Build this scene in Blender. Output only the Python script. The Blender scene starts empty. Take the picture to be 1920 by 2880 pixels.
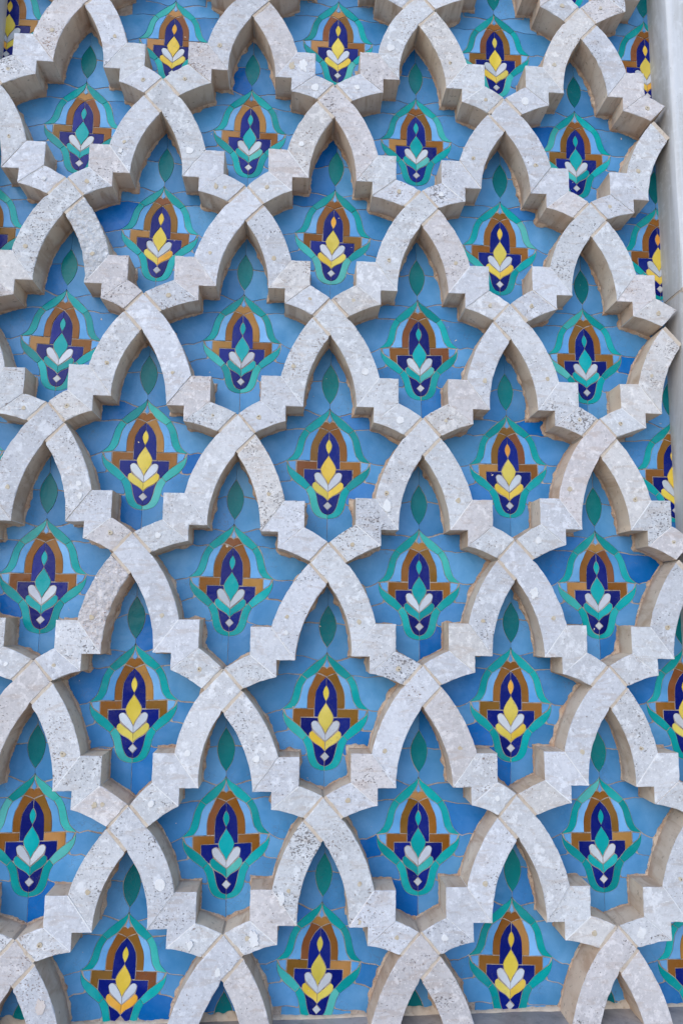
import bpy, math, random
from mathutils import Matrix, Vector, noise

# ------------------------------------------------------------------ camera, sky, sun, exposure
S = 0.5            # one lattice unit (width of an arch bay) in metres
VG = 6.62          # lattice height of the pavement (lattice heights run downwards)
H = 0.6620         # height of half a bay
DEP = 0.1737       # depth of the stone lattice in front of the tiles
scene = bpy.context.scene
COL = scene.collection

def W3(u, v, d):
    return Vector((u * S, d * S, (VG - v) * S))

def dirv(r):
    return Vector((r[0], r[2], -r[1]))

RX = (0.9979177, -0.0124806, -0.0632801)
RY = (0.0214287, 0.9895246, 0.1427650)
RZ = (0.0608354, -0.1438237, 0.9877316)
cam_data = bpy.data.cameras.new('camera')
cam = bpy.data.objects.new('camera', cam_data)
COL.objects.link(cam)
cx, cy, cz = dirv(RX), -dirv(RY), -dirv(RZ)
m = Matrix((cx, cy, cz)).transposed().to_4x4()
m.translation = W3(-0.6657, 3.5141, -3.7501)
cam.matrix_world = m
cam_data.sensor_fit = 'HORIZONTAL'
cam_data.sensor_width = 36.0
cam_data.lens = 37.5
cam_data.clip_start = 0.05
cam_data.clip_end = 500.0
scene.camera = cam

SUN_DIR = Vector((-0.50, -0.95, 0.62)).normalized()     # towards the sun
world = bpy.data.worlds.new('World')
scene.world = world
world.use_nodes = True
wn = world.node_tree.nodes
sky = wn.new('ShaderNodeTexSky')
sky.sky_type = 'NISHITA'
sky.sun_disc = False
sky.sun_elevation = math.asin(SUN_DIR.z)
sky.sun_rotation = math.atan2(SUN_DIR.x, SUN_DIR.y)
sky.air_density = 1.0
sky.dust_density = 1.0
sky.ozone_density = 3.5
wn['Background'].inputs['Strength'].default_value = 0.15
world.node_tree.links.new(sky.outputs['Color'], wn['Background'].inputs['Color'])
sd = bpy.data.lights.new('sun', 'SUN')
sd.energy = 0.5
sd.angle = math.radians(65)
sd.color = (1.0, 0.98, 0.965)
sun = bpy.data.objects.new('sun', sd)
COL.objects.link(sun)
sun.rotation_euler = SUN_DIR.to_track_quat('Z', 'Y').to_euler()
sun.location = (0, -6, 8)
vs = scene.view_settings
vs.view_transform = 'Standard'
vs.look = 'None'
vs.exposure = 0.72
vs.gamma = 1.0
vs.use_curve_mapping = False

# ------------------------------------------------------------------ helpers
rng = random.Random(7)

def nz(x, y, z=0.0):
    return noise.noise(Vector((x, y, z)))

def area(p):
    return sum(p[i][0] * p[(i + 1) % len(p)][1] - p[(i + 1) % len(p)][0] * p[i][1] for i in range(len(p))) / 2

def resample(poly, step):
    out = []
    n = len(poly)
    for i in range(n):
        a, b = poly[i], poly[(i + 1) % n]
        L = math.hypot(b[0] - a[0], b[1] - a[1])
        k = max(1, int(round(L / step)))
        for j in range(k):
            t = j / k
            out.append((a[0] + (b[0] - a[0]) * t, a[1] + (b[1] - a[1]) * t))
    return out

def dedupe(poly, eps=1e-4):
    out = []
    for p in poly:
        if not out or math.hypot(p[0] - out[-1][0], p[1] - out[-1][1]) > eps:
            out.append(p)
    if math.hypot(out[0][0] - out[-1][0], out[0][1] - out[-1][1]) < eps:
        out.pop()
    return out

def normals(poly, closed=True):
    n = len(poly)
    res = []
    for i in range(n):
        p = poly[i]
        if closed:
            a, b = poly[i - 1], poly[(i + 1) % n]
        else:
            a, b = poly[max(0, i - 1)], poly[min(n - 1, i + 1)]
        e1 = (p[0] - a[0], p[1] - a[1])
        e2 = (b[0] - p[0], b[1] - p[1])
        l1 = math.hypot(*e1)
        l2 = math.hypot(*e2)
        if l1 < 1e-9: e1, l1 = e2, l2
        if l2 < 1e-9: e2, l2 = e1, l1
        n1 = (-e1[1] / l1, e1[0] / l1)
        n2 = (-e2[1] / l2, e2[0] / l2)
        k = max(0.35, 1 + n1[0] * n2[0] + n1[1] * n2[1])
        res.append(((n1[0] + n2[0]) / k, (n1[1] + n2[1]) / k))
    return res

def inset(poly, r):
    """poly anticlockwise (x right, y up): positive r moves inwards"""
    ns = normals(poly)
    rr = r if isinstance(r, (list, tuple)) else [r] * len(poly)
    return [(p[0] + n[0] * q, p[1] + n[1] * q) for p, n, q in zip(poly, ns, rr)]

def new_obj(name, mesh, mats, parent=None, loc=None):
    o = bpy.data.objects.new(name, mesh)
    COL.objects.link(o)
    if mats is not None:
        for mm in mats:
            mesh.materials.append(mm)
    if parent is not None:
        o.parent = parent
    if loc is not None:
        o.location = loc
    return o

def smooth_mesh(me, ang=35):
    me.polygons.foreach_set('use_smooth', [True] * len(me.polygons))
    me.set_sharp_from_angle(angle=math.radians(ang))
    me.update()

def slab(name, poly, d0, d1, bev, ox=0.0, oy=0.0, tilt=(0, 0), two_mats=False, bev_var=0.0, seed=0.0, ang=20):
    """closed prism from a lattice-plane polygon (u, v-down) with a rounded front edge"""
    p = [(x - ox, -(y - oy)) for x, y in dedupe(poly)]
    if area(p) < 0:
        p.reverse()
    n = len(p)
    if bev_var:
        br = [bev * (0.55 + bev_var * max(0.0, nz(a[0] * 21 + seed, a[1] * 21, seed)) ** 1.5 * 6) for a in p]
        br = [min(q, bev * 1.9) for q in br]
        tips = []
        for i in range(n):
            a, c, e = p[i - 3], p[i], p[(i + 3) % n]
            q1 = Vector((a[0] - c[0], a[1] - c[1]))
            q2 = Vector((e[0] - c[0], e[1] - c[1]))
            if q1.length > 1e-6 and q2.length > 1e-6 and q1.angle(q2) < math.radians(72):
                tips.append(c)
        for i in range(n):
            for c in tips:
                br[i] = min(br[i], 0.0016 + 0.055 * math.hypot(p[i][0] - c[0], p[i][1] - c[1]))
    else:
        br = [bev] * n
    rings = []
    rings.append((p, [d1] * n))
    rings.append((p, [d0 + b for b in br]))
    rings.append((inset(p, [b * 0.3 for b in br]), [d0 + b * 0.3 for b in br]))
    rings.append((inset(p, br), [d0] * n))
    vs_, fs, mi = [], [], []
    for k, (q, ds) in enumerate(rings):
        for (x, y), d in zip(q, ds):
            dd = d + (tilt[0] * x + tilt[1] * y if k > 0 else 0)
            vs_.append((x * S, dd * S, y * S))
    for k in range(3):
        for i in range(n):
            j = (i + 1) % n
            fs.append((k * n + i, k * n + j, (k + 1) * n + j, (k + 1) * n + i))
            mi.append(1 if (k == 0 and two_mats) else 0)
    fs.append(tuple(range(3 * n, 4 * n)))
    mi.append(0)
    fs.append(tuple(reversed(range(n))))
    mi.append(1 if two_mats else 0)
    me = bpy.data.meshes.new(name)
    me.from_pydata(vs_, [], fs)
    if two_mats:
        me.polygons.foreach_set('material_index', mi)
    smooth_mesh(me, ang)
    return me

def empty(name, loc, label, cat, group=None):
    o = bpy.data.objects.new(name, None)
    o.empty_display_size = 0.05
    COL.objects.link(o)
    o.location = loc
    tag(o, label, cat, group)
    return o

def tag(o, label, cat, group=None):
    o['label'] = label
    o['category'] = cat
    if group:
        o['group'] = group

def spline(pts, k=3):
    if len(pts) < 3:
        return list(pts)
    out = []
    for i in range(len(pts) - 1):
        p0 = pts[i - 1] if i > 0 else (2 * pts[0][0] - pts[1][0], 2 * pts[0][1] - pts[1][1])
        p1, p2 = pts[i], pts[i + 1]
        p3 = pts[i + 2] if i + 2 < len(pts) else (2 * p2[0] - p1[0], 2 * p2[1] - p1[1])
        for j in range(k):
            t = j / k
            out.append(tuple(0.5 * (2 * p1[c] + (p2[c] - p0[c]) * t + (2 * p0[c] - 5 * p1[c] + 4 * p2[c] - p3[c]) * t * t
                                    + (3 * p1[c] - p0[c] - 3 * p2[c] + p3[c]) * t ** 3) for c in (0, 1)))
    out.append(pts[-1])
    return out

# ------------------------------------------------------------------ materials
class NT:
    def __init__(self, name):
        self.m = bpy.data.materials.new(name)
        self.m.use_nodes = True
        self.t = self.m.node_tree
        self.n = self.t.nodes
        self.b = self.n['Principled BSDF']
    def node(self, kind, **kw):
        x = self.n.new(kind)
        for k, v in kw.items():
            setattr(x, k, v)
        return x
    def link(self, a, b):
        self.t.links.new(a, b)
    def val(self, x, sock):
        if isinstance(x, (int, float, tuple)):
            if isinstance(x, tuple) and len(x) == 3 and sock.type == 'RGBA':
                x = x + (1,)
            sock.default_value = x
        else:
            self.link(x, sock)
    def math(self, op, a, b=0.0, clamp=False):
        x = self.node('ShaderNodeMath', operation=op, use_clamp=clamp)
        self.val(a, x.inputs[0])
        self.val(b, x.inputs[1])
        return x.outputs[0]
    def vmath(self, op, a, b):
        x = self.node('ShaderNodeVectorMath', operation=op)
        self.val(a, x.inputs[0])
        self.val(b, x.inputs[1])
        return x.outputs[0]
    def mix(self, f, a, b, mode='MIX'):
        x = self.node('ShaderNodeMix', data_type='RGBA', blend_type=mode)
        self.val(f, x.inputs['Factor'])
        self.val(a, x.inputs[6])
        self.val(b, x.inputs[7])
        return x.outputs[2]
    def noise(self, vec, scale, detail=4, rough=0.55, dist=0.0):
        x = self.node('ShaderNodeTexNoise')
        self.link(vec, x.inputs['Vector'])
        x.inputs['Scale'].default_value = scale
        x.inputs['Detail'].default_value = detail
        x.inputs['Roughness'].default_value = rough
        x.inputs['Distortion'].default_value = dist
        return x.outputs['Fac']
    def ramp(self, f, lo, hi):
        x = self.node('ShaderNodeMapRange')
        x.interpolation_type = 'SMOOTHSTEP'
        self.link(f, x.inputs['Value'])
        self.val(lo, x.inputs['From Min'])
        self.val(hi, x.inputs['From Max'])
        return x.outputs['Result']
    def coords(self, rand=37.0):
        tc = self.node('ShaderNodeTexCoord')
        oi = self.node('ShaderNodeObjectInfo')
        self.oi = oi
        off = self.math('MULTIPLY', oi.outputs['Random'], rand)
        cmb = self.node('ShaderNodeCombineXYZ')
        for i in range(3):
            self.link(off, cmb.inputs[i])
        return self.vmath('ADD', tc.outputs['Object'], cmb.outputs[0])
    def bump(self, h, strength, dist):
        x = self.node('ShaderNodeBump')
        x.inputs['Strength'].default_value = strength
        x.inputs['Distance'].default_value = dist
        self.link(h, x.inputs['Height'])
        self.link(x.outputs['Normal'], self.b.inputs['Normal'])

def rot_scale(M, v, rot, sc):
    mp = M.node('ShaderNodeMapping')
    mp.inputs['Rotation'].default_value = rot
    mp.inputs['Scale'].default_value = sc
    M.link(v, mp.inputs['Vector'])
    return mp.outputs[0]

def travertine(name, rough_face=0.0):
    M = NT(name)
    v = M.coords()
    col, alpha, rnd = M.oi.outputs['Color'], M.oi.outputs['Alpha'], M.oi.outputs['Random']
    big = M.noise(v, 9, 3)
    base = M.mix(M.ramp(big, 0.35, 0.68), (0.615, 0.618, 0.632), (0.525, 0.526, 0.538))
    vein = M.noise(rot_scale(M, v, (0, 0.7, 0), (16, 16, 60)), 1.0, 5, 0.6, 0.6)
    base = M.mix(M.math('MULTIPLY', M.ramp(vein, 0.52, 0.64), 0.50), base, (0.47, 0.405, 0.36))
    fine = M.noise(v, 90, 8, 0.75)
    base = M.mix(M.math('MULTIPLY', M.ramp(fine, 0.46, 0.66), 0.50), base, (0.37, 0.37, 0.38))
    # limewash flecks and patches
    patch = M.noise(v, 38, 7, 0.68, 0.3)
    lime = M.ramp(M.math('ADD', patch, M.math('MULTIPLY', M.math('SUBTRACT', big, 0.5), 0.35)), 0.53, 0.66)
    base = M.mix(M.math('MULTIPLY', lime, 0.68), base, (0.77, 0.775, 0.785))
    fl = M.ramp(M.noise(v, 150, 5, 0.7), 0.58, 0.64)
    base = M.mix(M.math('MULTIPLY', fl, 0.6), base, (0.82, 0.82, 0.82))
    # travertine pits
    pv = rot_scale(M, v, (0, 0.5, 0), (190, 190, 260))
    pit = M.noise(pv, 1.0, 2, 0.5, 0.4)
    dens = M.noise(v, 13, 2)
    th = M.math('SUBTRACT', 0.865, M.math('MULTIPLY', M.math('MULTIPLY', alpha, dens), 0.40))
    pm = M.ramp(M.math('SUBTRACT', pit, th), 0.0, 0.035)
    pitc = M.mix(M.ramp(rnd, 0.3, 0.8), (0.17, 0.15, 0.14), (0.30, 0.20, 0.15))
    base = M.mix(M.math('MULTIPLY', pm, 0.85), base, pitc)
    # iron stain
    st = M.ramp(M.noise(v, 17, 4, 0.6), 0.66, 0.76)
    base = M.mix(M.math('MULTIPLY', st, 0.42), base, (0.50, 0.37, 0.27))
    base = M.mix(1.0, base, col, 'MULTIPLY')
    M.link(base, M.b.inputs['Base Color'])
    M.b.inputs['Roughness'].default_value = 0.82
    h = M.math('SUBTRACT', M.math('ADD', M.math('MULTIPLY', fine, 0.5), M.math('MULTIPLY', patch, 0.5)), M.math('MULTIPLY', pm, 0.9))
    if rough_face:
        rr = M.node('ShaderNodeTexVoronoi')
        rr.inputs['Scale'].default_value = 75
        M.link(M.vmath('ADD', v, M.vmath('MULTIPLY', M.node('ShaderNodeTexNoise').outputs['Color'], (0.02, 0.02, 0.02))), rr.inputs['Vector'])
        h = M.math('ADD', M.math('MULTIPLY', rr.outputs['Distance'], 1.2), M.math('MULTIPLY', M.noise(v, 55, 6, 0.7), 2.2))
        M.bump(h, 1.0, 0.006)
    else:
        M.bump(h, 0.8, 0.0045)
    return M.m

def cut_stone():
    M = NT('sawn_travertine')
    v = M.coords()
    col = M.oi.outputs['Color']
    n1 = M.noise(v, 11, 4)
    base = M.mix(M.ramp(n1, 0.35, 0.7), (0.68, 0.565, 0.44), (0.60, 0.47, 0.35))  # tan of the sawn sides, deepened further to stand for recess shade
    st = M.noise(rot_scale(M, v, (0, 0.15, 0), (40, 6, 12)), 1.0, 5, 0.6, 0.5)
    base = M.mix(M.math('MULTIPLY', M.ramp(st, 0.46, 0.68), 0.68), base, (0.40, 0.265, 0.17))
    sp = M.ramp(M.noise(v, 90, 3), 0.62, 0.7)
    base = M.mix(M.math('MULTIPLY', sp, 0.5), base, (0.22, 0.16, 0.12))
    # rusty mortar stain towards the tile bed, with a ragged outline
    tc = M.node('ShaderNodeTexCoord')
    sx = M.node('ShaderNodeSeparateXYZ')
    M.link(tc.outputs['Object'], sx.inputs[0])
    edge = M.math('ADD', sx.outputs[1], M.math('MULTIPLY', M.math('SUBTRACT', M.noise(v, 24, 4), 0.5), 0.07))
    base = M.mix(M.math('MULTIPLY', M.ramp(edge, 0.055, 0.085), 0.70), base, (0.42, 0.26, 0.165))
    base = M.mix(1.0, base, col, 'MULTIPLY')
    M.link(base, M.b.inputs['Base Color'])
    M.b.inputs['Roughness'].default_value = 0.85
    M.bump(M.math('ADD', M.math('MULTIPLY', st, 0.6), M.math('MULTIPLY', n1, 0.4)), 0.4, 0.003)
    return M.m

def mortar(name, c1, c2, c3, rough=0.9, bs=0.6, bd=0.004):
    M = NT(name)
    v = M.coords()
    n1 = M.noise(v, 28, 5, 0.65)
    n2 = M.noise(v, 110, 4, 0.6)
    base = M.mix(M.ramp(n1, 0.36, 0.66), c1, c2)
    base = M.mix(M.math('MULTIPLY', M.ramp(n2, 0.54, 0.68), 0.6), base, c3)
    M.link(base, M.b.inputs['Base Color'])
    M.b.inputs['Roughness'].default_value = rough
    M.bump(M.math('ADD', n1, M.math('MULTIPLY', n2, 0.5)), bs, bd)
    return M.m

def glaze():
    M = NT('zellige_glaze')
    v = M.coords(53.0)
    col, rnd = M.oi.outputs['Color'], M.oi.outputs['Random']
    n1 = M.noise(v, 12, 3, 0.55, 0.4)
    hs = M.node('ShaderNodeHueSaturation')
    M.link(col, hs.inputs['Color'])
    M.link(M.math('ADD', 0.70, M.math('MULTIPLY', n1, 0.60)), hs.inputs['Value'])
    M.link(M.math('ADD', 1.10, M.math('MULTIPLY', n1, -0.22)), hs.inputs['Saturation'])
    base = hs.outputs['Color']
    sm = M.noise(v, 130, 3)
    base = M.mix(M.math('MULTIPLY', M.ramp(sm, 0.6, 0.75), 0.012), base, (0.75, 0.74, 0.70))
    # chips through the glaze down to the clay body
    chip = M.noise(v, 62, 2, 0.5, 0.5)
    cm = M.ramp(chip, 0.775, 0.79)
    base = M.mix(cm, base, (0.62, 0.50, 0.40))
    # crazing
    vo = M.node('ShaderNodeTexVoronoi', feature='DISTANCE_TO_EDGE')
    vo.inputs['Scale'].default_value = 42
    M.link(M.vmath('ADD', v, M.vmath('MULTIPLY', M.node('ShaderNodeTexNoise').outputs['Color'], (0.03, 0.03, 0.03))), vo.inputs['Vector'])
    cr = M.math('MULTIPLY', M.math('LESS_THAN', vo.outputs['Distance'], 0.018), M.ramp(M.noise(v, 7, 2), 0.50, 0.62))
    base = M.mix(M.math('MULTIPLY', cr, 0.30), base, (0.10, 0.10, 0.12))
    M.link(base, M.b.inputs['Base Color'])
    rg = M.math('ADD', M.math('MULTIPLY', M.noise(v, 30, 4, 0.6), 0.30), 0.10)
    M.link(M.math('ADD', rg, M.math('MULTIPLY', cm, 0.5)), M.b.inputs['Roughness'])
    M.b.inputs['IOR'].default_value = 1.5
    M.b.inputs['Specular IOR Level'].default_value = 0.15
    M.bump(M.math('SUBTRACT', M.math('ADD', M.noise(v, 16, 3), M.math('MULTIPLY', sm, 0.06)), M.math('MULTIPLY', cm, 0.3)), 0.45, 0.008)
    return M.m

def marble(name, c1, c2, c3, streak=(30, 30, 3)):
    M = NT(name)
    v = M.coords()
    n1 = M.noise(rot_scale(M, v, (0, 0.06, 0), streak), 0.45, 6, 0.62, 0.8)
    n2 = M.noise(v, 40, 5, 0.65)
    base = M.mix(M.ramp(n1, 0.38, 0.66), c1, c2)
    base = M.mix(M.math('MULTIPLY', M.ramp(n2, 0.50, 0.68), 0.5), base, c3)
    pit = M.ramp(M.noise(v, 150, 2), 0.70, 0.74)
    base = M.mix(M.math('MULTIPLY', pit, 0.5), base, (0.22, 0.19, 0.17))
    M.link(base, M.b.inputs['Base Color'])
    M.b.inputs['Roughness'].default_value = 0.6
    M.bump(M.math('ADD', n1, M.math('MULTIPLY', n2, 0.4)), 0.25, 0.003)
    return M.m

M_STONE = travertine('travertine_face')
M_ROUGH = travertine('travertine_broken_face', 1.0)
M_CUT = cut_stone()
M_JOINT = mortar('joint_mortar', (0.52, 0.425, 0.335), (0.60, 0.52, 0.43), (0.38, 0.28, 0.205))
M_FILLET = mortar('bedding_mortar', (0.44, 0.28, 0.185), (0.58, 0.45, 0.34), (0.15, 0.085, 0.055), bs=1.0, bd=0.008)
M_GROUT = mortar('tile_grout', (0.30, 0.235, 0.195), (0.46, 0.385, 0.33), (0.09, 0.07, 0.06))
M_GLAZE = glaze()
M_PLUG = mortar('dowel_filler', (0.50, 0.41, 0.29), (0.56, 0.49, 0.38), (0.40, 0.31, 0.22))
M_PLUGW = mortar('white_filler', (0.70, 0.69, 0.68), (0.76, 0.75, 0.74), (0.6, 0.58, 0.56))
M_PINK = mortar('pink_plaster', (0.60, 0.52, 0.47), (0.64, 0.57, 0.53), (0.52, 0.42, 0.37))
M_HOLE = mortar('dowel_hole', (0.10, 0.08, 0.06), (0.14, 0.11, 0.08), (0.08, 0.06, 0.05))
M_JAMB = marble('jamb_marble', (0.60, 0.605, 0.615), (0.43, 0.42, 0.40), (0.66, 0.665, 0.675))
M_SILL = marble('sill_marble', (0.42, 0.39, 0.38), (0.27, 0.25, 0.25), (0.16, 0.15, 0.15), (14, 14, 14))
M_PAVE = mortar('paving', (0.74, 0.625, 0.50), (0.77, 0.66, 0.54), (0.64, 0.52, 0.41))  # unseen paving, tone raised so it bounces warm light onto the ledge undersides

# ------------------------------------------------------------------ measured setting-out of the wall
NODE={(0,-2):(0.0310,0.0193),(0,-1):(0.0029,0.0253),(0,0):(-0.0105,0.0177),(0,1):(-0.0199,0.0382),(1,-1.5):(0.0049,0.0144),(1,-0.5):(-0.0050,-0.0093),(1,0.5):(0.0024,0.0187),(2,-2):(0.0048,-0.0003),(2,-1):(0.0033,0.0001),(2,0):(0.0022,-0.0256),(2,1):(-0.0069,-0.0024),(3,-1.5):(-0.0371,-0.0009),(3,-0.5):(-0.0083,-0.0072),(3,0.5):(0.0086,-0.0206),(3,1.5):(-0.0062,-0.0189),(4,-2):(-0.0091,-0.0242),(4,-1):(-0.0038,0.0088),(4,0):(0.0052,-0.0000),(4,1):(-0.0041,-0.0225),(5,-1.5):(-0.0250,0.0011),(5,-0.5):(-0.0004,0.0356),(5,0.5):(0.0078,0.0031),(6,-2):(0.0155,-0.0019),(6,-1):(-0.0310,0.0350),(6,0):(-0.0024,0.0074),(6,1):(-0.0063,0.0058),(7,-1.5):(0.0293,0.0384),(7,-0.5):(-0.0062,0.0022),(7,0.5):(-0.0130,-0.0075),(8,-2):(0.0250,-0.0118),(8,-1):(0.0137,-0.0219),(8,0):(-0.0176,-0.0162),(8,1):(-0.0131,-0.0324),}
STEP_L={(0,-2):(0.0230,-0.0037),(0,-1):(0.0132,-0.0118),(0,0):(0.0126,-0.0146),(0,1):(0.0029,0.0099),(1,-1.5):(-0.0117,0.0004),(1,-0.5):(-0.0072,-0.0255),(1,0.5):(-0.0085,-0.0105),(1,1.5):(-0.0099,0.0138),(2,-2):(0.0031,-0.0008),(2,-1):(-0.0069,-0.0081),(2,0):(0.0039,-0.0224),(2,1):(0.0098,-0.0361),(3,-1.5):(-0.0401,-0.0250),(3,-0.5):(-0.0114,0.0032),(3,0.5):(0.0180,-0.0114),(3,1.5):(-0.0014,-0.0181),(4,-2):(-0.0068,-0.0014),(4,-1):(-0.0045,0.0021),(4,0):(0.0120,0.0082),(4,1):(0.0185,-0.0143),(5,-1.5):(-0.0148,0.0115),(5,-0.5):(-0.0273,0.0345),(5,0.5):(0.0089,0.0044),(5,1.5):(-0.0035,0.0108),(6,-1):(0.0053,0.0044),(6,0):(-0.0000,0.0054),(6,1):(0.0043,-0.0046),(7,-1.5):(0.0232,0.0085),(7,-0.5):(0.0101,-0.0092),(7,0.5):(-0.0164,-0.0112),}
STEP_R={(0,-2):(0.0260,0.0134),(0,-1):(0.0097,0.0122),(0,0):(0.0148,0.0171),(0,1):(-0.0105,0.0156),(1,-1.5):(0.0021,0.0051),(1,-0.5):(-0.0134,-0.0169),(1,0.5):(0.0038,0.0034),(2,-2):(0.0015,0.0027),(2,-1):(0.0030,-0.0088),(2,0):(0.0169,-0.0228),(2,1):(-0.0110,-0.0144),(3,-1.5):(-0.0229,0.0181),(3,-0.5):(0.0023,-0.0053),(3,0.5):(0.0139,-0.0162),(4,-2):(-0.0115,-0.0039),(4,-1):(-0.0016,0.0296),(4,0):(0.0147,0.0023),(4,1):(0.0121,-0.0160),(5,-1.5):(-0.0311,0.0014),(5,-0.5):(-0.0108,0.0120),(5,0.5):(0.0124,0.0074),(6,-2):(0.0147,0.0174),(6,-1):(-0.0020,0.0226),(6,0):(0.0157,0.0038),(6,1):(-0.0220,0.0011),(7,-1.5):(0.0086,-0.0014),(7,-0.5):(-0.0110,0.0001),(7,0.5):(-0.0174,-0.0102),}
MOTIF={(-1,-2.5):(0.0372,-0.0139,0.0372,-0.0139),(-1,-1.5):(0.0219,0.0861,0.0172,0.0156),(-1,-0.5):(0.0183,0.0177,0.0180,0.0008),(-1,0.5):(-0.0027,0.0335,0.0059,0.0183),(-1,1.5):(-0.0276,0.0151,-0.0276,0.0151),(0,-2):(0.0214,0.0073,0.0093,0.0069),(0,-1):(0.0006,-0.0054,-0.0050,-0.0200),(0,0):(0.0003,-0.0101,0.0034,-0.0235),(0,1):(-0.0036,0.0170,-0.0069,0.0083),(1,-1.5):(0.0085,-0.0074,-0.0098,-0.0097),(1,-0.5):(0.0149,-0.0379,-0.0032,-0.0332),(1,0.5):(0.0129,-0.0130,0.0021,-0.0091),(1,1.5):(-0.0147,-0.0212,-0.0147,-0.0212),(2,-2):(-0.0083,-0.0029,-0.0296,-0.0017),(2,-1):(-0.0038,-0.0168,-0.0072,-0.0186),(2,0):(0.0073,-0.0237,0.0235,-0.0127),(2,1):(-0.0006,-0.0133,0.0074,-0.0189),(3,-1.5):(-0.0222,-0.0318,-0.0210,-0.0045),(3,-0.5):(0.0028,-0.0111,-0.0025,0.0238),(3,0.5):(0.0232,-0.0042,0.0326,0.0007),(3,1.5):(0.0060,0.0062,0.0060,0.0062),(4,-2):(-0.0264,-0.0078,-0.0235,0.0104),(4,-1):(-0.0151,0.0030,-0.0238,0.0138),(4,0):(0.0116,0.0104,0.0123,0.0236),(4,1):(0.0218,-0.0018,0.0249,0.0080),(5,-1.5):(-0.0170,-0.0052,-0.0047,0.0094),(5,-0.5):(0.0081,0.0324,0.0027,0.0491),(5,0.5):(0.0212,-0.0040,0.0091,0.0048),(6,-2):(0.0071,-0.0009,0.0155,0.0010),(6,-1):(-0.0130,0.0144,0.0064,0.0211),(6,0):(0.0058,0.0205,0.0003,0.0165),(6,1):(-0.0075,0.0215,-0.0037,0.0130),(7,-1.5):(0.0241,0.0145,0.0039,-0.0088),(7,-0.5):(0.0028,-0.0245,-0.0188,-0.0408),(7,0.5):(-0.0011,-0.0372,-0.0230,-0.0407),}

def lookup(tab, r, u, side=0):
    if (r, u) in tab:
        return tab[(r, u)]
    best = []
    for (rr, uu), e in tab.items():
        best.append((math.hypot((rr - r) * H, uu - u), e))
    best.sort(key=lambda q: q[0])
    sx = sy = sw = 0
    for d, e in best[:3]:
        w = 1 / (d + 0.2) ** 2
        sx += e[0] * w
        sy += e[1] * w
        sw += w
    return (sx / sw * 0.7, sy / sw * 0.7)

U_LEFT, U_RIGHT = -2.478, 1.498
def sill_v(u):
    return 5.5165 - 0.0095 * u

RI, RO = 0.645, 0.789          # radii of the two arch curves
IX, IV = 0.1387, 0.4032        # inner step corner
CX = IX - RI
def arc(cx_, cv_, rad, v0, v1, n):
    out = []
    for i in range(n + 1):
        v = v0 + (v1 - v0) * i / n
        out.append((cx_ + math.sqrt(max(0, rad * rad - (v - cv_) ** 2)), v))
    return out

KR = (CX + math.sqrt(RO ** 2 - (IV + 0.107) ** 2), -0.107)
BV = -0.211
E1 = (CX + math.sqrt(RO ** 2 - (IV - 0.234) ** 2), 0.234)
E2, E3 = (0.371, 0.234), (0.371, 0.377)
O1, O2 = (0.2327, IV), (0.2327, 0.489)
KL2 = (0.5 - KR[0], H - 0.107)
B2 = (0.5, H + BV)

def qarc(a, b, sag, n):
    """shallow arc from a to b bulging by sag to the upper right"""
    dx, dy = b[0] - a[0], b[1] - a[1]
    L = math.hypot(dx, dy)
    nx, ny = dy / L, -dx / L
    return [(a[0] + dx * i / n + nx * sag * 4 * (i / n) * (1 - i / n), a[1] + dy * i / n + ny * sag * 4 * (i / n) * (1 - i / n)) for i in range(n + 1)]

IN_ARC = arc(CX, IV, RI, 0.0, IV, 22)
IN_ARC[0] = (0.0, 0.0)
OUT_ARC = arc(CX, IV, RO, -0.107, 0.234, 18)
UP_ARC = qarc(E3, B2, 0.004, 6)
LOW_ARC = qarc(O2, KL2, 0.007, 8)

def leg_outline(r, u, sg):
    """the four outline runs of one leg of arch (r, u) in lattice coordinates; sg=+1 right leg"""
    T = (u, r * H)
    eT = lookup(NODE, r, u)
    eS = lookup(STEP_R if sg > 0 else STEP_L, r, u)
    eR = lookup(NODE, r + 1, u + 0.5 * sg)
    def put(p, w0, w1, w2):
        return (T[0] + sg * p[0] + eT[0] * w0 + eS[0] * w1 + eR[0] * w2, T[1] + p[1] + eT[1] * w0 + eS[1] * w1 + eR[1] * w2)
    def run(pts, a, b):
        L = [0]
        for i in range(1, len(pts)):
            L.append(L[-1] + math.hypot(pts[i][0] - pts[i - 1][0], pts[i][1] - pts[i - 1][1]))
        out = []
        for p, l in zip(pts, L):
            t = l / L[-1]
            w = [0, 0, 0]
            w[a] += 1 - t
            w[b] += t
            out.append(put(p, *w))
        return out
    d = {}
    d['in'] = run(IN_ARC, 0, 1)
    d['out'] = run(OUT_ARC, 0, 1)
    d['O1'] = put(O1, 0, 1, 0)
    d['O2'] = put(O2, 0, 1, 0)
    d['E2'] = put(E2, 0, 1, 0)
    d['E3'] = put(E3, 0, 1, 0)
    d['up'] = run(UP_ARC, 1, 2)
    d['low'] = run(LOW_ARC, 1, 2)
    d['B'] = put((0, BV), 1, 0, 0)
    d['KO'] = put((-KR[0], KR[1]), 1, 0, 0)     # kite corner on the other side
    return d

def rough_poly(poly, step, amp, seed):
    q = resample(dedupe(poly), step)
    p = [(x, -y) for x, y in q]
    if area(p) < 0:
        q = list(reversed(q))
    ns = normals([(x, -y) for x, y in q])
    return [(x + n[0] * amp * (nz(x * 33 + seed, y * 33, seed) + 0.7 * nz(x * 90, y * 90 + seed, 3.1)),
             y - n[1] * amp * (nz(x * 33 + seed, y * 33, seed) + 0.7 * nz(x * 90, y * 90 + seed, 3.1))) for (x, y), n in zip(q, ns)]

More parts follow.
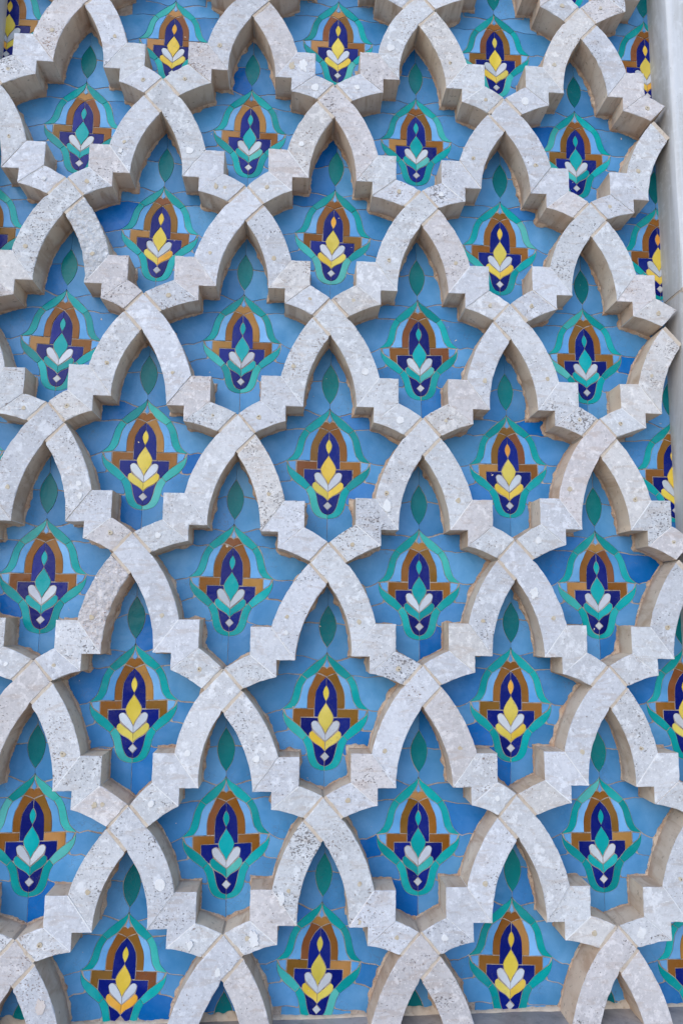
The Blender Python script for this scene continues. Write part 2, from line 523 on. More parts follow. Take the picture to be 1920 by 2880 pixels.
def clip_v(poly, f):
    """keep the part of the polygon above the sill line v <= f(u)"""
    out = []
    n = len(poly)
    for i in range(n):
        a, b = poly[i], poly[(i + 1) % n]
        fa, fb = f(a[0]) - a[1], f(b[0]) - b[1]
        if fa >= 0:
            out.append(a)
        if (fa >= 0) != (fb >= 0):
            t = fa / (fa - fb)
            out.append((a[0] + (b[0] - a[0]) * t, a[1] + (b[1] - a[1]) * t))
    return out

def shrink(poly, g):
    p = [(x, -y) for x, y in dedupe(poly)]
    if area(p) < 0:
        p.reverse()
    return [(x, -y) for x, y in inset(p, g)]

def gap_side(poly, edges, g):
    """pull the polygon back by g along the given joint edges (list of (a, b) points)"""
    q = list(poly)
    c = (sum(x for x, y in q) / len(q), sum(y for x, y in q) / len(q))
    for a, b in edges:
        dx, dy = b[0] - a[0], b[1] - a[1]
        L = math.hypot(dx, dy)
        nx, ny = -dy / L, dx / L
        if (c[0] - a[0]) * nx + (c[1] - a[1]) * ny < 0:
            nx, ny = -nx, -ny
        for i, p in enumerate(q):
            if abs((p[0] - a[0]) * nx + (p[1] - a[1]) * ny) < 1e-5:
                q[i] = (p[0] + nx * g, p[1] + ny * g)
    return q

def strip(a, b, w, ext=0.0):
    dx, dy = b[0] - a[0], b[1] - a[1]
    L = math.hypot(dx, dy)
    tx, ty = dx / L, dy / L
    nx, ny = -ty * w / 2, tx * w / 2
    a = (a[0] + tx * ext, a[1] + ty * ext)
    b = (b[0] - tx * ext, b[1] - ty * ext)
    return [(a[0] + nx, a[1] + ny), (b[0] + nx, b[1] + ny), (b[0] - nx, b[1] - ny), (a[0] - nx, a[1] - ny)]

def join_mesh(name, meshes):
    vs_, fs = [], []
    for me in meshes:
        o = len(vs_)
        vs_ += [tuple(v.co) for v in me.vertices]
        fs += [tuple(o + i for i in p.vertices) for p in me.polygons]
        bpy.data.meshes.remove(me)
    me = bpy.data.meshes.new(name)
    me.from_pydata(vs_, [], fs)
    return me

def fillet_mesh(lines, ox, oy, seed, big):
    """ragged mortar bead where the stones sit on the tiles; lines = (points, sign)"""
    vs_, fs = [], []
    for pts, sgn in lines:
        q = []
        for i in range(len(pts) - 1):
            a, b = pts[i], pts[i + 1]
            k = max(1, int(math.hypot(b[0] - a[0], b[1] - a[1]) / 0.008))
            for j in range(k):
                q.append((a[0] + (b[0] - a[0]) * j / k, a[1] + (b[1] - a[1]) * j / k))
        q.append(pts[-1])
        ns = normals(q, False)
        o = len(vs_)
        n = len(q)
        for (x, y), nn in zip(q, ns):
            s1 = nz(x * 6 + seed, y * 6, 1.7)
            s2 = nz(x * 24 + seed, y * 24, 4.2)
            s3 = nz(x * 75, y * 75 + seed, 9.1)
            w = 0.0042 + 0.009 * max(0, s1 + 0.15) + 0.016 * big * max(0, s1 + 0.8 * s2 - 0.12) + 0.004 * s2 + 0.004 * s3
            w = max(0.0012, w)
            hgt = 0.012 + 0.012 * max(0, s1 + 0.3) + 0.006 * s3
            px, py = x - nn[0] * 0.004 * sgn, y - nn[1] * 0.004 * sgn
            mx, my = x + nn[0] * w * 0.5 * sgn, y + nn[1] * w * 0.5 * sgn
            qx, qy = x + nn[0] * w * sgn, y + nn[1] * w * sgn
            vs_.append(((px - ox) * S, (DEP - hgt) * S, -(py - oy) * S))
            vs_.append(((mx - ox) * S, (DEP - hgt * 0.45 - 0.002) * S, -(my - oy) * S))
            vs_.append(((qx - ox) * S, (DEP - 0.0012) * S, -(qy - oy) * S))
            vs_.append(((qx - ox) * S, (DEP + 0.006) * S, -(qy - oy) * S))
        for i in range(n - 1):
            for k in range(3):
                a = o + i * 4 + k
                fs.append((a, a + 4, a + 5, a + 1) if sgn > 0 else (a, a + 1, a + 5, a + 4))
    me = bpy.data.meshes.new('mortar_fillet')
    me.from_pydata(vs_, [], fs)
    smooth_mesh(me, 50)
    return me

def disc(name, x, y, rad, d0, seed):
    pts = []
    for i in range(14):
        a = 2 * math.pi * i / 14
        rr = rad * (1 + 0.45 * nz(math.cos(a) + seed, math.sin(a), seed))
        pts.append((x + rr * math.cos(a), y + rr * math.sin(a)))
    return pts

# ------------------------------------------------------------------ ordering words for labels
ORD = ['', 'first', 'second', 'third', 'fourth', 'fifth', 'sixth']
R_ = (RX, RY, RZ)
CAM = (-0.6657, 3.5141, -3.7501)
def project(u, v, d):
    w = (u - CAM[0], v - CAM[1], d - CAM[2])
    c = [sum(a * b for a, b in zip(row, w)) for row in R_]
    return 960 + 2000 * c[0] / c[2], 1440 + 2000 * c[1] / c[2]

def cells(r):
    return [-2.0, -1.0, 0.0, 1.0] if r % 2 == 0 else [-2.5, -1.5, -0.5, 0.5, 1.5]

def row_words(r):
    if r % 2 == 0:
        return 'green-budded', ORD[r // 2 + 1] if r >= 0 else ''
    return 'yellow-budded', ORD[(r + 1) // 2 + 1]

def place_words(r, u):
    us = cells(r)
    i = us.index(u)
    if len(us) == 5:
        if i == 0: return 'half hidden at left border'
        if i == 4: return 'half hidden by right jamb'
        return ORD[i] + ' whole one from left'
    return ORD[i + 1] + ' from left'

# ------------------------------------------------------------------ stone arches
TINTS = [(1.0, 1.0, 1.0), (1.0, 1.0, 1.03), (1.04, 1.03, 1.03), (0.95, 0.95, 0.97), (1.02, 0.955, 0.925), (1.04, 0.99, 0.94), (0.99, 0.925, 0.90)]
TW = [5, 5, 4, 3, 2.2, 2.2, 1.4]
ROUGH = {(2, -2.0, 1), (5, -1.5, -1)}
PINK = {(5, -1.5, -1), (4, 1.0, -1)}
JG = 0.0115      # half width of the mortared joints at a crossing

def stone_color(o, pits, tint=None):
    t = tint or rng.choices(TINTS, TW)[0]
    k = rng.uniform(0.94, 1.05)
    o.color = (t[0] * k, t[1] * k, t[2] * k, pits)

# plaster repairs and flakes seen on single stones: side, place, size, tone
PATCHES = {
    (0, -1): [(1, -0.6923, 0.3328, 0.034, 'w'), (1, -0.7557, 0.3389, 0.022, 't')],
    (4, 0): [(-1, -0.1925, 2.9321, 0.027, 'w')],
    (5, 0.5): [(1, 0.6032, 3.3852, 0.026, 'w')],
    (4, -2): [(1, -1.8069, 2.9102, 0.016, 'w')],
    (1, -1.5): [(1, -1.166, 1.1255, 0.015, 't'), (-1, -1.7089, 0.9329, 0.014, 'w')],
    (7, -1.5): [(1, -1.1425, 5.1017, 0.017, 'w')],
    (7, -0.5): [(-1, -0.8333, 5.0799, 0.03, 'w'), (-1, -0.7071, 4.9023, 0.024, 'w'), (1, -0.3187, 5.0125, 0.01, 't')],
    (7, 1.5): [(-1, 1.1054, 5.0832, 0.024, 'w')],
    (5, -1.5): [(1, -1.6375, 4.4582, 0.014, 't')],
    (8, -2): [(1, -1.8314, 5.3661, 0.03, 'p')],
    (5, -0.5): [(-1, -0.7126, 3.6076, 0.012, 'w')],
    (8, -1): [(1, -1.0053, 5.2287, 0.018, 'w')],
}

def add_patch(root, x, y, rad, tone, off, tl, ox, oy):
    pts = []
    for i in range(36):
        a = 2 * math.pi * i / 36
        rr = rad * (1 + 0.55 * nz(1.6 * math.cos(a) + x * 9, 1.6 * math.sin(a), y * 3) + 0.3 * nz(5 * math.cos(a), 5 * math.sin(a), x * 4))
        pts.append((x + rr * 0.8 * math.cos(a), y + rr * 1.1 * math.sin(a)))
    zf = min(off + tl[0] * (x - ox) - tl[1] * (y - oy), 0.0) - 0.0042
    o = new_obj('plaster_patch', slab('plaster_patch', pts, zf, zf + 0.02, 0.0016, ox, oy), [{'w': M_PLUGW, 't': M_PLUG, 'p': M_PINK}[tone]], root)

def build_arch(r, u):
    n0 = (u + lookup(NODE, r, u)[0], r * H + lookup(NODE, r, u)[1])
    sides = []
    if u > U_LEFT: sides.append(-1)
    if u < 1.49: sides.append(1)
    kind, rw = row_words(r)
    if r == 8:
        lab = 'pale stone arch standing on the bottom sill, %s of four from the left' % ORD[cells(8).index(u) + 1]
    elif r < 0 and u not in (-2.5, 1.5):
        lab = 'stone arch cut off by the top, around %s whole panel of first yellow row' % ORD[cells(-1).index(u)]
    else:
        pw = place_words(r, u)
        if pw.startswith('half'):
            lab = 'half stone arch over panel %s in %s %s row' % (pw, rw, kind.split('-')[0])
        elif (r, u) == (2, -2.0):
            lab = 'stone arch with rough broken right leg, over leftmost panel of second green row'
        elif (r, u) == (5, -1.5):
            lab = 'stone arch with rough pinkish left leg, over leftmost whole panel of fourth yellow row'
        else:
            lab = 'stepped stone arch over panel %s in %s %s row' % (pw, rw, kind.split('-')[0])
    root = empty('stone_arch', W3(n0[0], n0[1], 0), lab, 'stone arch', 'stepped stone arches of the lattice')
    ox, oy = n0
    thru = -1 if r % 2 == 0 else 1
    outl = {sg: leg_outline(r, u, sg) for sg in (-1, 1)}
    joints = []
    lines = []
    sill_cut = (r == 8)
    for sg in sides:
        d = outl[sg]
        A, KRp, B, KOp = d['in'][0], d['out'][0], d['B'], d['KO']
        I, E1p = d['in'][-1], d['out'][-1]
        seed = r * 3.7 + u * 1.9 + sg * 5.3
        rough = (r, u, sg) in ROUGH
        # long curved stone, one of the two carries the crossing
        if sg == thru:
            poly = d['in'] + list(reversed(d['out'])) + [B, KOp]
            poly = gap_side(poly, [(B, KRp), (B, KOp), (KOp, A)], JG * 0.35)
            joints += [(B, KRp, 0.030), (B, KOp, 0.030)]
        else:
            poly = d['in'] + list(reversed(d['out']))
            poly = gap_side(poly, [(A, KRp)], JG * 1.1)
            joints.append((A, KRp, 0.028))
        poly = gap_side(poly, [(I, E1p)], 0.0009)
        if sill_cut:
            poly = clip_v(poly, lambda x: sill_v(x) + 0.004)
        poly = rough_poly(poly, 0.013, 0.0045 if rough else 0.0014, seed)
        tl = (rng.uniform(-0.02, 0.02), rng.uniform(-0.012, 0.012))
        off = rng.uniform(-0.002, 0.003)
        me = slab('leg_stone', poly, off, DEP + 0.012, 0.0065 if rough else 0.0042, ox, oy, tl, True, 0.9, seed)
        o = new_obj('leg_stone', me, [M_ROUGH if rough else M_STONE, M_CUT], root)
        stone_color(o, rng.choice([0.7, 0.85, 0.95, 1.0, 1.1]), ((1.18, 1.09, 1.05) if rough else (1.04, 0.96, 0.93)) if (r, u, sg) in PINK else ((1.15, 1.15, 1.15) if rough else None))
        if rough:
            o['label'] = 'rough broken-faced stone'
        if sill_cut:
            for sgp, x, y, rad, tone in PATCHES.get((r, u), []):
                if sgp == sg:
                    add_patch(root, x, y, rad, tone, off, tl, ox, oy)
            lines.append((d['in'][:16], sg))
            lines.append((d['out'][:18], -sg))
            continue
        joints.append((I, E1p, 0.006))
        # step block between the two mitres
        zp = [E1p, d['E2'], d['E3'], d['O2'], d['O1'], I]
        zp = gap_side(zp, [(I, E1p), (d['E3'], d['O2'])], 0.0009)
        me = slab('step_stone', rough_poly(zp, 0.013, 0.0014, seed + 2), rng.uniform(-0.003, 0.003), DEP + 0.012, 0.0042, ox, oy,
                  (0, 0), True, 0.9, seed + 2)
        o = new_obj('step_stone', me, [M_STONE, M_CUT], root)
        stone_color(o, rng.choice([0.5, 0.7, 0.9, 1.0]))
        joints.append((d['E3'], d['O2'], 0.006))
        # short stone running into the crossing below
        Bp, KLp = d['up'][-1], d['low'][-1]
        jamb_end = (u + 0.5 * sg > 1.49) or (u + 0.5 * sg < U_LEFT + 0.02)
        sp = d['up'] + list(reversed(d['low']))
        sp = gap_side(sp, [(Bp, KLp)], JG * 0.9)
        sp = gap_side(sp, [(d['E3'], d['O2'])], 0.0009)
        me = slab('springer_stone', rough_poly(sp, 0.013, 0.0014, seed + 4), rng.uniform(-0.003, 0.003), DEP + 0.012, 0.0042, ox, oy,
                  (0, 0), True, 0.9, seed + 4)
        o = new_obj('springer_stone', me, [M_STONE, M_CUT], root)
        stone_color(o, rng.choice([0.65, 0.85, 0.95, 1.1]))
        lines.append((d['in'] + [d['O1'], d['O2']] + d['low'], sg))
        lines.append((d['out'] + [d['E2'], d['E3']] + d['up'], -sg))
        for sgp, x, y, rad, tone in PATCHES.get((r, u), []):
            if sgp == sg:
                add_patch(root, x, y, rad, tone, off, tl, ox, oy)
        # filled dowel holes
        spots = []
        ia, oa = d['in'][15], d['out'][14]
        if rng.random() < 0.8:
            t = rng.uniform(0.35, 0.6)
            spots.append((ia[0] * (1 - t) + oa[0] * t + rng.uniform(-0.01, 0.01), ia[1] * (1 - t) + oa[1] * t + rng.uniform(-0.03, 0.02), tl, off))
        if rng.random() < 0.85:
            ua, la = d['up'][3], d['low'][4]
            spots.append(((ua[0] + la[0]) / 2, (ua[1] + la[1]) / 2 + rng.uniform(-0.008, 0.008), (0, 0), 0))
        for x, y, tt, of in spots:
            rad = rng.uniform(0.010, 0.014)
            white = rng.random() < 0.16
            if white:
                rad *= rng.uniform(0.9, 1.9)
            zf = of + tt[0] * (x - ox) - tt[1] * (y - oy) - 0.0030 - (0.001 if white else 0.0)
            pm_ = slab('dowel_plug', disc('dowel_plug', x, y, rad, 0, x * 7 + y), zf, zf + 0.02, 0.0012, ox, oy)
            po = new_obj('dowel_plug', pm_, [M_PLUGW if white else M_PLUG], root)
            if rng.random() < 0.3 and not white:
                hm = slab('dowel_hole', disc('h', x + rng.uniform(-0.004, 0.004), y + rng.uniform(-0.004, 0.004), 0.0036, 0, x), zf - 0.0006, zf + 0.01, 0.0003, ox, oy)
                new_obj('dowel_hole', hm, [M_HOLE], po)
    if joints:
        ms = []
        for a, b, w in joints:
            q = resample(strip(a, b, w, 0.002), 0.02)
            ms.append(slab('joint_mortar', q, 0.0042 if w > 0.01 else 0.0022, DEP + 0.01, 0.001, ox, oy))
        for jm, jj in zip(ms, joints):
            new_obj('joint_mortar', jm, [M_JOINT if jj[2] > 0.01 else M_PLUGW], root)
    fm = fillet_mesh(lines, ox, oy, r * 1.3 + u * 2.1, 1.0)
    new_obj('mortar_fillet', fm, [M_FILLET], root)

for r in range(-1, 9):
    for u in cells(r):
        build_arch(r, u)

# ------------------------------------------------------------------ zellige panels
LEAF = spline([(0, -.233), (.018, -.203), (.037, -.168), (.0460, -.130), (.0415, -.090), (.027, -.048), (0, -.009)])
RUO = spline([(0, .012), (.008, .025), (.028, .044), (.049, .058), (.090, .091), (.132, .131)])
RUI = spline([(.001, .034), (.004, .050), (.0135, .0695), (.029, .0905), (.052, .119), (.102, .152)])
RMO = spline([(.132, .131), (.150, .160), (.163, .191), (.171, .223), (.180, .252), (.192, .276), (.221, .303)])
RMI = spline([(.102, .152), (.115, .172), (.124, .191), (.133, .229), (.141, .2615), (.154, .284), (.172, .300), (.221, .308)])
L1O = spline([(.221, .313), (.220, .342), (.210, .374), (.184, .4095), (.1425, .4415), (.116, .461)])
L1I = spline([(.221, .313), (.203, .341), (.171, .3645), (.131, .395), (.093, .436)])
L2O = spline([(.116, .461), (.101, .493), (.093, .5235), (.085, .5575), (.0675, .588), (.038, .606), (0, .613)])
L2I = spline([(.093, .436), (.069, .464), (.059, .495), (.0525, .525), (.042, .5575), (.0257, .580), (0, .591)])
AO = spline([(.050, .1215), (.062, .145), (.077, .178), (.089, .2035), (.0957, .236), (.0975, .270), (.0975, .302)])
AI = spline([(0, .140), (.014, .154), (.030, .172), (.0475, .2035), (.0547, .226), (.058, .2615), (.0595, .302)])
FL = spline([(0, .184), (.010, .200), (.0158, .221), (.011, .243), (0, .2645)])
BUD = spline([(0, .272), (.011, .289), (.026, .312), (.0395, .340), (.0385, .356), (.033, .372), (.022, .390), (.0125, .404), (0, .430)])
rv = lambda a: list(reversed(a))
def mirror(p):
    return [(-x, y) for x, y in p]
WHITE = spline([(0, .434), (.0135, .408), (.024, .392), (.037, .374), (.0495, .3645), (.061, .364), (.070, .370), (.0732, .3795), (.070, .394), (.0615, .410), (.035, .435), (0, .467)])
YEL = spline([(0, .469), (.0385, .4385), (.0627, .4175), (.0725, .417), (.081, .426), (.081, .441), (.0757, .4545), (.0547, .474), (.0225, .492), (0, .5135)])
WING = [(.041, .3475), (.128, .3475), (.128, .397)] + [p for p in L1I if p[0] < .127] + [(.083, .443)] + \
       spline([(.081, .426), (.0725, .417), (.066, .414), (.070, .396), (.0727, .3805), (.070, .371), (.060, .364), (.0475, .3645), (.036, .371)], 2) + [(.0390, .356)]
BASE = [(0, .5155)] + spline([(0, .5155), (.0225, .494), (.0547, .476), (.069, .464)]) + L2I[4:] + [(0, .5655), (.0225, .542), (0, .519)]
SPAN = [p for p in RUI if p[0] > .060] + [p for p in RMI if p[1] < .3005] + [(.0975, .303)] + rv([p for p in AO if p[1] > .1285])
TRI = [(.171, .3055), (.214, .309), (.203, .339), (.171, .362)]
BRK = [(.0605, .3045), (.168, .3045), (.168, .3665), (.1296, .396), (.1296, .346), (.0605, .346)]
NAVY = AI + [(.0595, .3445), (.040, .3445)] + rv([p for p in BUD if p[1] < .338]) + [(0, .268)] + rv(FL) + [(0, .16)]
CAP_R = spline([(0, .0975), (.008, .091), (.016, .0885), (.026, .0895), (.038, .105), (.050, .1195)])
CAP = CAP_R + spline([(.050, .1195), (.026, .126), (0, .139)])[1:]
TIP = [(0, .043), (.006, .062), (.0135, .082), (0, .0955)]
def both(right):
    return right + mirror([p for p in rv(right) if abs(p[0]) > 1e-6])

# blue field pieces (right side); their outer limits run under the stones
F1 = [(0, -.43), (0, -.236)] + [p for p in LEAF if p[1] < -.146] + [(.0455, -.140), (.21, -.118), (.15, -.25), (.06, -.43)]
F2 = [p for p in LEAF if p[1] > -.137] + [(0, .010)] + [p for p in RUO if p[0] < .045] + [(.047, .0555), (.10, .046), (.195, .040), (.195, -.113), (.0465, -.136)]
F3 = [(.051, .0590)] + [p for p in RUO if .053 < p[0] < .128] + [(.130, .129), (.20, .1325), (.285, .134), (.285, .0), (.20, .0), (.199, .044), (.10, .050)]
F4 = [p for p in RMO if p[1] > .140] + [(.236, .311), (.30, .318), (.36, .338), (.37, .26), (.47, .23), (.46, .19), (.40, .150), (.285, .1365), (.20, .1355), (.1375, .1345)]
F5 = [p for p in L1O if p[1] < .405] + [(.20, .413), (.25, .421), (.31, .446), (.345, .37), (.355, .343), (.30, .322), (.236, .315), (.2235, .308)]
F6 = [p for p in L1O if p[1] > .408] + [p for p in L2O if p[1] < .531] + [(.10, .534), (.25, .541), (.29, .58), (.33, .52), (.307, .451), (.25, .425), (.196, .416)]
F7 = [p for p in L2O if p[1] > .534] + [(0, .80), (.09, .80), (.19, .73), (.19, .60), (.185, .541), (.10, .538)]

MOTIF_PTS = set((round(x, 5), round(y, 5)) for c in (LEAF, RUO, RMO, L1O, L2O) for x, y in c)
def wander(poly, k):
    out = []
    n = len(poly)
    for i in range(n):
        a, c = poly[i], poly[(i + 1) % n]
        fa = (round(a[0], 5), round(a[1], 5)) in MOTIF_PTS
        fc = (round(c[0], 5), round(c[1], 5)) in MOTIF_PTS
        out.append(a)
        L = math.hypot(c[0] - a[0], c[1] - a[1])
        if not (fa and fc) and L > 0.03 and max(abs(a[0]), abs(c[0])) > 0.02:
            q = int(L / 0.02)
            out += [(a[0] + (c[0] - a[0]) * j / q, a[1] + (c[1] - a[1]) * j / q) for j in range(1, q)]
    res = []
    for x, y in out:
        if (round(x, 5), round(y, 5)) in MOTIF_PTS or abs(x) < 0.004:
            res.append((x, y))
            continue
        dm = min(math.hypot(x - mx, y - my) for mx, my in MOTIF_PTS)
        w = max(0.0, min(1.0, (dm - 0.006) / 0.05))
        res.append((x + w * 0.010 * nz(x * 9, y * 9, k + 5.5), y + w * (0.026 * nz(x * 4.2, y * 4.2, k) + 0.010 * nz(x * 17, y * 17, k))))
    return res

G_FIELD = [(.070, .240, .475), (.092, .280, .520), (.056, .215, .450), (.080, .262, .500), (.026, .170, .440), (.004, .125, .400)]
G_FW = [5, 4, 4, 4, 1.5, 0.8]
G_LIGHT = [(.130, .350, .64), (.165, .390, .67), (.105, .320, .61)]
G_RIB = [(.0, .310, .315), (.001, .345, .345), (.0, .255, .260), (.040, .400, .370), (.085, .430, .390)]
G_RW = [5, 4, 3, 1.6, 1]
G_LEAF = [(.0, .170, .190), (.0, .150, .172), (.0, .195, .205)]
G_BROWN = [(.220, .082, .012), (.255, .102, .016), (.205, .096, .014), (.36, .175, .040), (.205, .070, .022), (.40, .195, .060)]
G_BW = [5, 4, 3, 2, 2, 1]
G_NAVY = [(.0, .007, .150), (.001, .011, .175), (.0, .005, .125)]
G_YEL = [(.69, .53, .070), (.70, .48, .058), (.64, .52, .095)]
G_ORG = [(.76, .38, .05), (.70, .30, .045)]
G_TEAL = [(.0, .315, .325), (.001, .345, .350)]
G_WHITE = [(.53, .56, .60), (.50, .53, .575)]
G_DIA = [(.52, .525, .54), (.47, .475, .50)]

def pick(cs, ws=None):
    c = rng.choices(cs, ws)[0]
    k = rng.uniform(0.92, 1.08)
    return (min(1, c[0] * k * rng.uniform(.97, 1.03)), min(1, c[1] * k), min(1, c[2] * k * rng.uniform(.97, 1.03)))

GAP = 0.0014
tile_proto = []
def proto(name, poly, kind, gap=GAP):
    q = shrink(poly, gap)
    q = rough_poly(q, 0.012, 0.0007, len(tile_proto) * 2.3)
    cxm = sum(x for x, y in q) / len(q)
    cym = sum(y for x, y in q) / len(q)
    me = slab(name, q, 0.0, 0.010, 0.0008, cxm, cym, ang=18)
    me.materials.append(M_GLAZE)
    xmin, xmax = min(x for x, y in q), max(x for x, y in q)
    vmin = min(y for x, y in q)
    tile_proto.append((name, me, kind, cxm, cym, xmin, xmax, vmin))

proto('leaf_tile', both(LEAF), 'leaf')
for fn, mi_ in ((lambda p: p, 1), (mirror, -1)):
    proto('ribbon_tile', fn(RUO + rv(RUI)), 'rib')
    proto('ribbon_tile', fn(RMO + rv(RMI)), 'rib')
    proto('ribbon_tile', fn(L1O + rv(L1I)[:-1]), 'rib')
    proto('ribbon_tile', fn(L2O + rv(L2I)), 'rib')
    proto('archlet_tile', fn(AO + rv(AI)), 'brown')
    proto('bracket_tile', fn(BRK), 'brown')
    proto('navy_tile', fn(NAVY), 'navy', 0.0012)
    proto('navy_tile', fn(WING), 'navy', 0.0014)
    proto('navy_tile', fn(BASE), 'navy', 0.0012)
    proto('white_petal_tile', fn(WHITE), 'white', 0.0013)
    proto('lower_petal_tile', fn(YEL), 'petal', 0.0013)
    proto('spandrel_tile', fn(SPAN), 'light')
    proto('spandrel_tile', fn(TRI), 'light')
    for var in range(4):
        for F in (F1, F2, F3, F4, F5, F6, F7):
            proto('blue_field_tile', fn(wander(F, var * 7.7 + mi_)), 'field%d%d' % (var, mi_), 0.0009)
proto('archlet_cap_tile', both(CAP), 'brown')
proto('spandrel_tile', both(TIP), 'light', 0.0014)
proto('flame_tile', both(FL), 'flame', 0.0012)
proto('bud_tile', both(BUD), 'bud', 0.0013)
proto('diamond_tile', [(0, .5205), (.0225, .542), (0, .5640), (-.0225, .542)], 'dia', 0.0012)

JV, DV = 0.3578, 0.8969
def build_panel(r, u):
    e = MOTIF.get((r, u))
    if e is None:
        a = lookup(NODE, r, u)
        e = (a[0], a[1], a[0], a[1])
    j = (u + e[0], r * H + JV + e[1])
    dd = (u + e[2], r * H + DV + e[3])
    dx, dy = dd[0] - j[0], dd[1] - j[1]
    L = math.hypot(dx, dy)
    sc = max(0.93, min(1.07, L / (DV - JV)))
    ang = max(-0.06, min(0.06, math.atan2(dx, dy)))
    kind, rw = row_words(r)
    yellow = r % 2 != 0
    if r == -2:
        lab = 'tile panel cut off by the top edge, tip above the %s arch from right' % ('second' if u < 0.5 else 'first')
    elif r == 8:
        lab = 'chipped tile panel with only its leaf showing above the sill, %s from the left' % ORD[cells(8).index(u) + 1]
    else:
        lab = '%s mosaic tile panel, %s in %s %s row from top' % (kind, place_words(r, u), rw, kind.split('-')[0])
    root = empty('tile_panel', W3(j[0], j[1], DEP), lab, 'tile panel', 'mosaic tile panels with %s buds' % ('yellow' if yellow else 'green'))
    root.rotation_euler = (0, -ang, 0)
    root.scale = (sc, 1, sc)
    orange = rng.random() < 0.35
    var_r, var_l = 'field%d1' % rng.randrange(4), 'field%d-1' % rng.randrange(4)
    for name, me, k, cxm, cym, xmin, xmax, vmin in tile_proto:
        if j[0] + xmin > U_RIGHT + 0.01 or j[0] + xmax < U_LEFT - 0.01:
            continue
        if j[1] + vmin > sill_v(u) - 0.005:
            continue
        if r == -2 and vmin < 0.3:
            continue
        if k.startswith('field'):
            if k not in (var_r, var_l):
                continue
            k = 'field'
        o = bpy.data.objects.new(name, me)
        COL.objects.link(o)
        o.parent = root
        o.location = ((cxm + rng.gauss(0, 0.0005)) * S, rng.uniform(-0.0006, 0.0006) * S, (-cym + rng.gauss(0, 0.0005)) * S)
        o.rotation_euler = (rng.gauss(0, 0.005), rng.gauss(0, 0.006), rng.gauss(0, 0.005))
        if k == 'field': c = pick(G_FIELD, G_FW)
        elif k == 'light': c = pick(G_LIGHT)
        elif k == 'rib': c = pick(G_RIB, G_RW)
        elif k == 'leaf': c = pick(G_LEAF)
        elif k == 'brown': c = pick(G_BROWN, G_BW)
        elif k == 'navy': c = pick(G_NAVY)
        elif k == 'white': c = pick(G_WHITE)
        elif k == 'dia': c = pick(G_DIA)
        elif k == 'flame': c = pick(G_ORG if (orange and yellow) else (G_YEL if yellow else G_TEAL))
        elif k == 'bud': c = pick(G_YEL if yellow else G_TEAL)
        else:
            if yellow: c = pick(G_ORG[:1] + G_YEL if rng.random() < 0.4 else G_YEL)
            else: c = pick(G_RIB, G_RW)
        o.color = (c[0], c[1], c[2], 1)

for r in range(-2, 9):
    for u in cells(r):
        if r == -2 and u < 0:
            continue
        build_panel(r, u)

# ------------------------------------------------------------------ bed wall, jambs, sill, paving
def box_mesh(name, u0, u1, v0, v1, d0, d1, bev=0.0, seg_v=1):
    me = slab(name, resample([(u0, v0), (u1, v0), (u1, v1), (u0, v1)], 0.5), d0, d1, bev or 0.0005, (u0 + u1) / 2, v1)
    return me

bed = new_obj('backing_wall', box_mesh('backing_wall', U_LEFT - 0.02, U_RIGHT + 0.02, -1.9, VG + 0.05, DEP + 0.0035, DEP + 0.5), [M_GROUT],
              loc=W3((U_LEFT + U_RIGHT) / 2, VG + 0.05, 0))
tag(bed, 'backing wall of pinkish grout showing in the thin seams between the glazed tiles', 'wall')

def jamb(side, label):
    x0 = U_RIGHT if side > 0 else U_LEFT
    x1 = x0 + side * 0.9
    root = empty('marble_jamb', W3(x0 + side * 0.45, VG, 0.1), label, 'jamb', 'marble jambs framing the lattice')
    ox, oy, od = x0 + side * 0.45, VG, 0.1
    # plan outline swept up the wall, in courses
    prof = [(0, .64), (0, .02), (.002, -.012), (.008, -.030), (.020, -.040), (.035, -.043), (.9, -.043), (.9, .64)]
    courses = [(-1.9, 1.632), (1.650, 3.95), (3.962, VG)]
    for i, (va, vb) in enumerate(courses):
        nv = 24
        vs_, fs = [], []
        P_ = len(prof)
        for k in range(nv + 1):
            v = va + (vb - va) * k / nv
            for (a, d) in prof:
                w = 0.0018 * nz(v * 3, a * 5 + i, 2.2) + 0.0012 * nz(v * 14, d * 9, i)
                vs_.append(((x0 + side * (a + w) - ox) * S, (d + w - od) * S, -(v - oy) * S))
        for k in range(nv):
            for q in range(P_ - 1):
                a = k * P_ + q
                f = (a, a + 1, a + P_ + 1, a + P_)
                fs.append(f if side < 0 else tuple(reversed(f)))
        fs.append(tuple(range(P_)))
        fs.append(tuple(range(nv * P_, nv * P_ + P_)))
        me = bpy.data.meshes.new('jamb_block')
        me.from_pydata(vs_, [], fs)
        smooth_mesh(me, 30)
        new_obj('jamb_block', me, [M_JAMB], root)
    jp = [slab('j', [(x0 + side * .004, va), (x1, va), (x1, vb), (x0 + side * .004, vb)], -0.036, 0.63, 0.001, ox, oy)
          for va, vb in ((1.628, 1.654), (3.946, 3.966))]
    jm = join_mesh('jamb_joint', jp)
    for vtx in jm.vertices:
        vtx.co.y -= od * S
    new_obj('jamb_joint', jm, [M_JOINT], root)

jamb(1, 'tall grey marble jamb bordering the lattice on the right, with a mortar joint')
jamb(-1, 'tall grey marble jamb bordering the lattice on the left, barely visible')

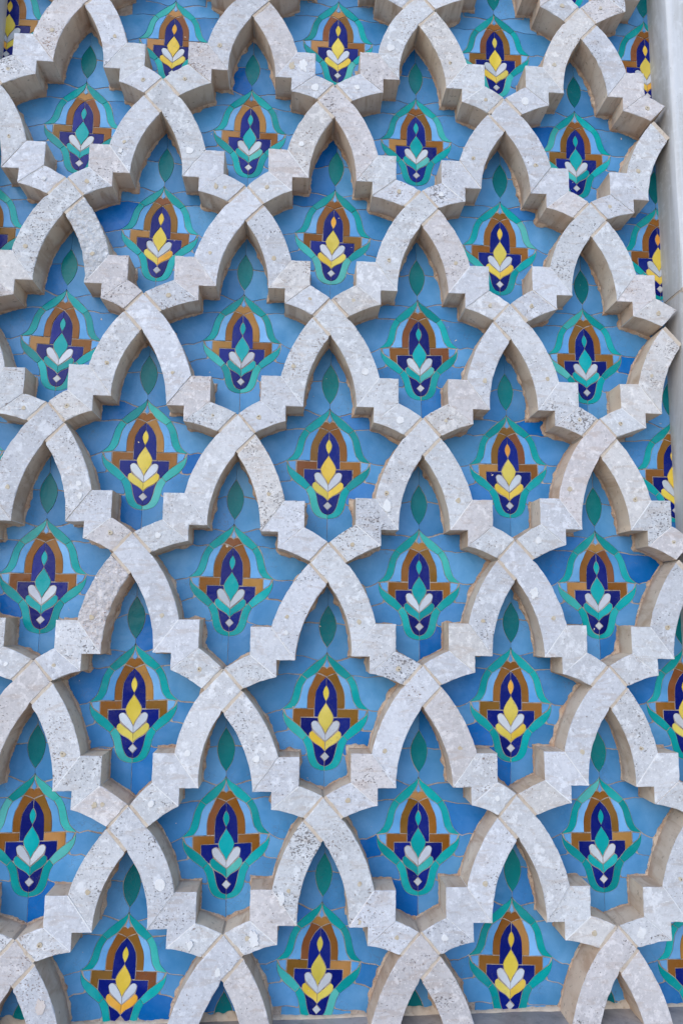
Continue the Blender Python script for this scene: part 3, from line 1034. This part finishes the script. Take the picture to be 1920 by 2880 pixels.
sroot = empty('stone_sill', W3(-0.5, VG, 0), 'weathered mottled grey stone sill under the lowest arches at the foot of the lattice', 'sill')
vs_, fs = [], []
NU, ND = 160, 16
for i in range(NU + 1):
    uu = U_LEFT - 0.01 + (U_RIGHT - U_LEFT + 0.02) * i / NU
    for k in range(ND + 1):
        d = DEP + 0.03 - (DEP + 0.03 + 0.36) * k / ND
        vv = sill_v(uu) + 0.003 + 0.004 * nz(uu * 5, d * 5, 1) + 0.002 * nz(uu * 20, d * 20, 5)
        vs_.append(((uu + 0.5) * S, d * S, (VG - vv) * S))
    vs_.append(((uu + 0.5) * S, -0.36 * S, 0.0))
for i in range(NU):
    for k in range(ND + 1):
        a = i * (ND + 2) + k
        fs.append((a, a + 1, a + ND + 3, a + ND + 2))
me = bpy.data.meshes.new('sill_block')
me.from_pydata(vs_, [], fs)
smooth_mesh(me, 40)
new_obj('sill_block', me, [M_SILL], sroot)
# ragged mortar bed where the tiles meet the sill
vs_, fs = [], []
NB = 420
for i in range(NB + 1):
    uu = U_LEFT + (U_RIGHT - U_LEFT) * i / NB
    inside = any(abs(uu - c) < 0.16 for c in cells(8))
    hh = 0.004 + 0.007 * nz(uu * 9, 0.3, 0) + 0.006 * nz(uu * 40, 1.3, 0) + (0.024 + 0.035 * nz(uu * 14, 5, 2) if inside else 0)
    hh = max(0.002, hh)
    v0 = sill_v(uu)
    for dv, dd in ((0.006, 0.022), (-hh * 0.35, 0.016), (-hh, 0.003), (-hh - 0.001, -0.006)):
        vs_.append(((uu + 0.5) * S, (DEP - dd) * S, (VG - (v0 + dv)) * S))
for i in range(NB):
    for k in range(3):
        a = i * 4 + k
        fs.append((a, a + 4, a + 5, a + 1))
me = bpy.data.meshes.new('mortar_bed')
me.from_pydata(vs_, [], fs)
smooth_mesh(me, 50)
new_obj('mortar_bed', me, [M_JOINT], sroot)

gm = bpy.data.meshes.new('ground')
gm.from_pydata([(-150, -150, 0), (150, -150, 0), (150, 150, 0), (-150, 150, 0)], [], [(0, 1, 2, 3)])
g = new_obj('ground', gm, [M_PAVE])
g['kind'] = 'structure'
g['label'] = 'unseen pale stone paving in front of the wall, added for bounce light'
